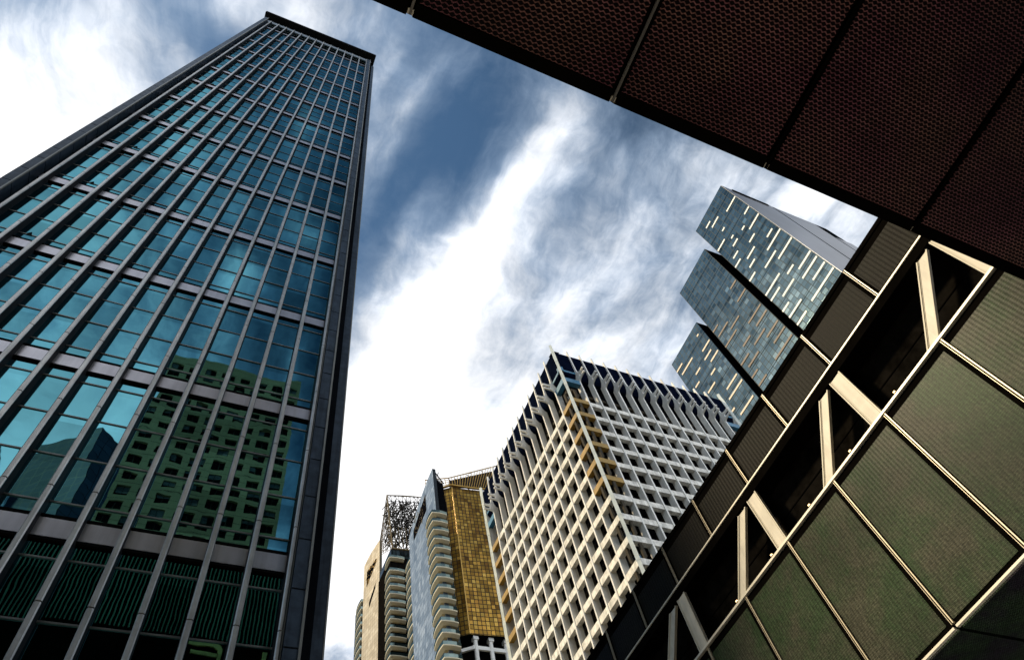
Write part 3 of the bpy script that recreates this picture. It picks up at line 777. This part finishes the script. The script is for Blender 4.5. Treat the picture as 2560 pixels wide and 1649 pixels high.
# blade wall, with its tall slot near the back edge
bl = MB()
for (ya, za), (yb, zb_) in zip(top_curve[:-1], top_curve[1:]):
    bl.poly([(BX, yb, 100), (BX, ya, 100), (BX, ya, za), (BX, yb, zb_)], [(yb, 100), (ya, 100), (ya, za), (yb, zb_)])
bl.poly([(BX, 151, 100), (BX + 1.2, 151, 100), (BX + 1.2, 151, 194), (BX, 151, 194)])
for (ya, za), (yb, zb_) in zip(top_curve[:-1], top_curve[1:]):
    bl.poly([(BX, ya, za), (BX + 1.2, ya, za), (BX + 1.2, yb, zb_), (BX, yb, zb_)])
    bl.poly([(BX + 1.2, ya, 100), (BX + 1.2, yb, 100), (BX + 1.2, yb, zb_), (BX + 1.2, ya, za)])
bo = bl.build('blade_wall', 'blade_blue', BT)
sl_ = MB().plate([(BX - 0.06, 159.2, 189.3), (BX - 0.06, 159.3, 181.4), (BX - 0.06, 173.0, 180.2), (BX - 0.06, 172.8, 184.6)], (1, 0, 0), 0.04)
so = sl_.build('slot', 'slot_black', bo)
lt = MB(); rnd = random.Random(3)
for k in range(26):
    y = rnd.uniform(160, 172); z = rnd.uniform(181, 188)
    lt.beam((BX - 0.10, y, z), (BX - 0.10, y + rnd.uniform(-1.8, 1.8), z + rnd.uniform(-2, 2)), 0.12)
lt.build('lattice', 'lattice_brown', so)
MB().box(BX + 1.25, 70.3, 152.5, 177.2, GZ, 172.5).build('core', 'recess_glass', BT)
# dark return and open top behind the point
rt = MB().plate([(67.25, 151.2, 172), (70.2, 151.2, 172), (69.6, 151.2, 187.0), (67.25, 151.2, 188.2)], (0, 1, 0), 0.6)
rt.build('dark_return', 'slot_black', BT)
lf = MB()
for k in range(8):
    t = k / 7
    lf.beam((66.8 + 2.6 * t, 151.2, 193.2 - 6.2 * t), (67.2, 151.2, 188.4), 0.16)
lf.beam((66.2, 151.2, 193.9), (69.9, 151.2, 187.2), 0.3).beam((67.9, 151, 191), (68.2, 151, 192.6), 0.25)
lf.build('mast_lattice', 'lattice_dark', BT)
g0 = MB()
z = 121.95 + 0.0
for k in range(17):
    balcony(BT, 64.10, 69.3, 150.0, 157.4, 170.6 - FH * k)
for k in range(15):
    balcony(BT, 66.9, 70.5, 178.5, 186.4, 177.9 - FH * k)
MB().box(67.6, 71.0, 178.9, 187, GZ, 177).build('rear_core', 'recess_glass', BT)
MB().box(64.2, 67.0, 150.3, 152.4, 170.7, 171.9).build('top_rail_screen', 'rail_glass', BT)

CB = thing('cream_blade_tower', 'apartment tower with a cream tiled blade wall and an open steel lattice crown', 'building', (76, 222))
a12 = R(-12)
def cw(t, off=0.0): return (69.6 + t * math.sin(a12) + off * math.cos(a12), 225 + t * math.cos(a12) - off * math.sin(a12))
cbm = MB()
tops = [(0, 231.2), (3.5, 231.0), (7, 230.4), (10.5, 229.4), (14.0, 227.6)]
for (ta, za), (tb, zb_) in zip(tops[:-1], tops[1:]):
    a, b = cw(ta), cw(tb)
    cbm.poly([(*b, 120), (*a, 120), (*a, za), (*b, zb_)], [(tb, 120), (ta, 120), (ta, za), (tb, zb_)])
    a2, b2 = cw(ta, 1.2), cw(tb, 1.2)
    cbm.poly([(*a, za), (*a2, za), (*b2, zb_), (*b, zb_)])
a, a2 = cw(0), cw(0, 1.2)
cbm.poly([(*a, 120), (*a2, 120), (*a2, 231.2), (*a, 231.2)])
co = cbm.build('blade_wall', 'blade_cream', CB)
hl = MB().poly
hm = MB()
pts = [cw(2.9, -0.06) + (222.6,), cw(3.1, -0.06) + (220.6,), cw(11.2, -0.06) + (213.5,), cw(11.2, -0.06) + (222.0,)]
hm.plate(pts, (1, 0.2, 0), 0.04)
ho = hm.build('slot', 'slot_black', co)
h3 = MB(); rnd = random.Random(5)
for k in range(22):
    t = rnd.uniform(3, 11); z = rnd.uniform(214 + (11 - t) * 0.8, 222)
    h3.beam(cw(t, -0.1) + (z,), cw(t + rnd.uniform(-1.5, 1.5), -0.1) + (z + rnd.uniform(-2, 2),), 0.14)
h3.build('lattice', 'gold_metal', ho)
h2 = MB().plate([cw(3.3, -0.06) + (209.5,), cw(3.5, -0.06) + (207.0,), cw(8.6, -0.06) + (200.6,), cw(8.6, -0.06) + (203.6,)], (1, 0.2, 0), 0.04)
h2.build('slot', 'slot_black', co)
MB().prism([cw(0.2, 1.25), cw(0.2, 14), cw(13.5, 14), cw(13.5, 1.25)], GZ, 205).build('core', 'recess_glass', CB)
MB().box(69.0, 84, 208.6, 224.5, GZ, 206.5).build('core', 'recess_dark', CB)
MB().box(69.6, 84, 209.2, 224.5, 206.6, 211.5).build('penthouse', 'recess_glass', CB)
for k in range(21):
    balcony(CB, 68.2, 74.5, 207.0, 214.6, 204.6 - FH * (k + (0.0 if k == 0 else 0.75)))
for k in range(15):
    cx_, cy_ = cw(14.6)
    balcony(CB, 66.0, 69.5, 239.5, 248.5, 209.0 - FH * k)
MB().box(66.6, 70.0, 240, 250, GZ, 210).build('rear_core', 'recess_glass', CB)
# crown: open lattice box, leaning front and a raked left side
cr = MB(); fr = MB(); rnd = random.Random(11)
def cf(u, v):                                               # front of the crown, u across, v up
    xb, xt = 69.5 + 14.6 * u, 67.2 + 16.8 * u
    zt = 240.4 + 4.2 * u * (1.35 - 0.35 * u); zbm = 209.3 + 1.6 * u
    return (xb + (xt - xb) * v, 207.0 + 0.8 * u, zbm + (zt - zbm) * v)
def cl(u, v):                                               # left side, u towards the back
    f0 = cf(0, v); b0 = (69.8 + (69.2 - 69.8) * 0, 225.0, 222.0 + (231.0 - 222.0) * v)
    return tuple(f0[i] + (b0[i] - f0[i]) * u for i in range(3))
NU, NVV = 9, 8
for i in range(NU + 1):
    for j in range(NVV):
        cr.beam(cf(i / NU, j / NVV), cf(i / NU, (j + 1) / NVV), 0.20)
        if i < NU and j > 1:
            q = rnd.random()
            if q < .7: cr.beam(cf(i / NU, j / NVV), cf((i + 1) / NU, (j + 1) / NVV), 0.17)
            if q > .35: cr.beam(cf((i + 1) / NU, j / NVV), cf(i / NU, (j + 1) / NVV), 0.17)
for j in range(NVV + 1):
    for i in range(NU):
        cr.beam(cf(i / NU, j / NVV), cf((i + 1) / NU, j / NVV), 0.22)
for k in range(520):                                        # second layer of bracing inside
    u, v = rnd.random(), rnd.uniform(0.2, 1)
    p = Vector(cf(u, v)) + Vector((0, rnd.uniform(1.5, 9), 0)); q = Vector(cf(min(1, max(0, u + rnd.uniform(-.16, .16))), min(1, max(0.12, v + rnd.uniform(-.16, .16))))) + Vector((0, rnd.uniform(1.5, 9), 0))
    cr.beam(p, q, 0.25)
cr.build('crown_lattice', 'lattice_dark', CB)
for i in range(NU + 1): fr.beam(Vector(cf(i / NU, 0)) - Vector((0, 0.4, 0)), Vector(cf(i / NU, 0.38)) - Vector((0, 0.4, 0)), 0.16)
for j in range(13):
    fr.beam(cl(0, j / 12), cl(0.9, j / 12), 0.16)
for i in range(6): fr.beam(cl(i / 5 * 0.9, 0), cl(i / 5 * 0.9, 1), 0.16)
fr.beam(cf(0, 0), cf(0, 1), 0.45); fr.beam(cf(0, 0), cf(1, 0), 0.5); fr.beam(cf(0, 1), cf(1, 1), 0.35); fr.beam(cl(0, 1), cl(1, 1), 0.35)
for k in range(40):
    u, v = rnd.random() * 0.9, rnd.random()
    fr.beam(cl(u, v), cl(min(0.9, max(0, u + rnd.uniform(-.3, .3))), min(1, max(0, v + rnd.uniform(-.2, .2)))), 0.13)
fr.build('crown_frame', 'lattice_brown', CB)

# ---------------------------------------------------------------- gold glass tower
GT = thing('gold_glass_tower', 'gold glazed tower on white columns with an open gilded crown', 'building', (84, 172))
gk = 1.1
gy = 150 * gk
def gp(xp, zp, y=None):
    y = y or gy
    return (xp * y / 150, y, zp * y / 150)
Lx, Ly = 71.35, gy * 1.0325
right = [gp(72.35, 0), gp(76, 0, gy * 0.9985), gp(79.6, 0, gy * 0.9965), gp(83.1, 0, gy * 0.994), gp(87.5, 0, gy * 0.990)]
zlo, zhi = 125.1 * gk, 184.9 * gk
fc = MB(); run = 0
for a, b in zip(right[:-1], right[1:]):
    L = math.dist(a[:2], b[:2])
    fc.poly([(a[0], a[1], zlo), (b[0], b[1], zlo), (b[0], b[1], zhi), (a[0], a[1], zhi)], [(run, zlo), (run + L, zlo), (run + L, zhi), (run, zhi)])
    run += L
fc.build('front_glazing', 'gold_glass', GT)
c0 = right[0]
l2 = MB().poly
lm = MB(); LL = math.dist((Lx, Ly), c0[:2])
lm.poly([(Lx, Ly, zlo), (c0[0], c0[1], zlo), (c0[0], c0[1], zhi), (Lx, Ly, zhi)], [(0, zlo), (LL, zlo), (LL, zhi), (0, zhi)])
lm.build('side_glazing', 'gold_glass', GT)
MB().prism([(Lx + 0.2, Ly - 0.1), (c0[0] + 0.15, c0[1] + 0.15), (96, gy * 0.992), (97, Ly + 8), (Lx + 0.4, Ly + 8)], zlo + 0.05, zhi - 0.3).build('core', 'dark_core', GT)
MB().beam((c0[0] - 0.05, c0[1] - 0.05, zlo), (c0[0] - 0.05, c0[1] - 0.05, zhi), 0.35).beam((Lx - 0.2, Ly, 110), (Lx - 0.2, Ly, zhi), 0.22).build('corner_mullion', 'gold_metal', GT)
ev = MB()
ev.beam((Lx - 0.4, Ly + 0.4, zhi + 0.4), (c0[0] - 0.5, c0[1] - 0.5, zhi + 0.4), 0.8, 0.5)
for a, b in zip(right[:-1], right[1:]): ev.beam((a[0] - 0.4, a[1] - 0.5, zhi + 0.4), (b[0], b[1] - 0.5, zhi + 0.4), 0.8, 0.5)
ev.build('eave', 'gold_metal', GT)
cg = MB(); ci = MB()
def gtop(t): a = Vector((71.5 * gk, gy, 189.4 * gk)); b = Vector((92.5 * gk, gy * 0.99, 201.2 * gk)); return a + (b - a) * t
def gbot(t): a = Vector((71.9 * gk, gy, 185.4 * gk)); b = Vector((87.5 * gk, gy * 0.99, 187.2 * gk)); return a + (b - a) * t
for k in range(19): cg.beam(gbot(k / 18), gtop(k / 18), 0.17)
cg.beam(gtop(0), gtop(1), 0.3)
bt = Vector((Lx, Ly, zhi + 0.5)); tt = Vector((71.3, Ly + 1, 187 * 1.1 * 1.033 - 0.5))
for k in range(7): cg.beam(gbot(0) + (bt - gbot(0)) * (k / 6), gtop(0) + (tt - gtop(0)) * (k / 6), 0.17)
for k in range(5): cg.beam(gbot(0) + (gtop(0) - gbot(0)) * (k / 4), bt + (tt - bt) * (k / 4), 0.14)
cg.beam(gtop(0), tt, 0.3)
cg.build('crown_frame', 'gold_metal', GT)
ci.poly([gbot(0) + Vector((0.3, 1.0, 0)), gbot(1) + Vector((0, 1.0, 0)), gtop(1) * 0.86 + gbot(1) * 0.14 + Vector((0, 1, 0)), gtop(0) * 0.9 + gbot(0) * 0.1 + Vector((0.3, 1.0, 0))])
rnd = random.Random(8)
for k in range(120):
    t = rnd.random(); s_ = rnd.random()
    p = gbot(t) + (gtop(t) - gbot(t)) * s_ + Vector((0, rnd.uniform(0.5, 3), 0))
    ci.beam(p, p + Vector((rnd.uniform(-1.6, 1.6), 0, rnd.uniform(-1.4, 1.4))), 0.2)
ci.build('crown_lattice', 'lattice_dark', GT)
cy_ = gy + 1.2
for xp in (73.6, 78.2, 82.8, 87.4):
    cm = MB().cyl(xp * cy_ / 150, cy_, 104, zlo - 1.2, 0.68, 20)
    cm.box(xp * cy_ / 150 - 0.85, xp * cy_ / 150 + 0.85, cy_ - 0.85, cy_ + 0.85, zlo - 1.2, zlo - 0.05)
    cm.build('column', 'white_paint', GT)
bm_ = MB().box(73.2 * gk, 92 * gk, cy_ - 0.35, cy_ + 0.35, 121.2 * gk, 122.3 * gk)
bm_.beam((73.6 * gk, cy_, 121.7 * gk), (71.0, cy_ + 6.5, 121.7 * gk), 0.7, 1.1)
bm_.build('cross_beam', 'white_paint', GT)
MB().prism([(Lx + 1, Ly + 2), (82, gy + 6), (98, gy + 6), (98, Ly + 14), (Lx + 1, Ly + 14)], GZ, zlo).build('podium_core', 'recess_dark', GT)
MB().box(81, 99, gy + 3.0, gy + 5.9, GZ, 118.4 * gk).build('podium_wall', 'slab_under', GT)

# ---------------------------------------------------------------- towers behind the camera, seen mirrored in the glass
RC = thing('punched_window_tower', 'tan concrete tower with square punched windows, seen mirrored in the teal glass', 'building', (-4, -45))
rx0, rx1, ry = -17.5, 9.4, -30.0
MB().box(rx0 + 0.3, rx1 - 0.3, -60, ry - 0.35, GZ, 136).build('glazing', 'deep_window', RC)
wl = MB()
nx = 8; pit = (rx1 - rx0) / nx
for k in range(nx + 1):
    x = rx0 + pit * k
    wl.box(max(rx0, x - 0.62), min(rx1, x + 0.62), ry - 0.45, ry, GZ, 136.3)
for k in range(22):
    z = 134.6 - 3.5 * k
    for i in range(nx):
        x = rx0 + pit * i
        wl.box(x + 0.622, x + pit - 0.622, ry - 0.45, ry - 0.004, z - 1.45, z)
wl.box(rx0, rx1, ry - 0.6, ry - 0.46, 134.62, 136.3)
for i in range(nx): wl.box(rx0 + pit * i + 0.622, rx0 + pit * (i + 1) - 0.622, ry - 0.45, ry - 0.004, 134.62, 136.3)
wl.box(rx0, rx0 + 0.3, -60, ry - 0.62, GZ, 136.3).box(rx1 - 0.3, rx1, -60, ry - 0.62, GZ, 136.3)
wl.build('wall', 'tan_concrete', RC)
wb = MB(); wm = MB(); rnd = random.Random(21)
for k in range(22):
    z = 134.6 - 3.5 * k
    for i in range(nx):
        x = rx0 + pit * i
        wm.box(x + pit / 2 - 0.05, x + pit / 2 + 0.05, ry - 0.34, ry - 0.25, z - 3.5, z - 1.45)
        if rnd.random() < 0.45:
            hh = rnd.uniform(0.4, 1.7); wb.box(x + 0.7, x + pit - 0.7 if rnd.random() < .6 else x + pit / 2, ry - 0.345, ry - 0.30, z - 1.46 - hh, z - 1.46)
wm.build('mullion', 'window_frame', RC); wb.build('blind', 'blind_grey', RC)
gj = MB()
for k in range(42): gj.box(rx0, rx1, ry, ry + 0.006, 135.5 - 1.75 * k, 135.55 - 1.75 * k)
gj.build('panel_joint', 'joint_black', RC)
RP = thing('dark_glass_tower', 'dark navy gridded glass tower with its corner pointing forward, mirrored in the teal glass', 'building', (-33, -80))
def vr(x, yv): return (x, 60 - yv)
pl = [vr(-31, 130), vr(-47.5, 141.0), vr(-38, 155), vr(-20, 140)]
MB().prism([pl[0], pl[3], pl[2], pl[1]], GZ, 153.7).build('curtain_wall', 'pyramid_glass', RP)
RT = thing('low_teal_tower', 'teal glazed tower end just left of the dark gridded tower in the reflection', 'building', (-60, -75))
MB().box(-70, -50.2, -95, -78, GZ, 149).build('curtain_wall', 'slab_glass', RT)
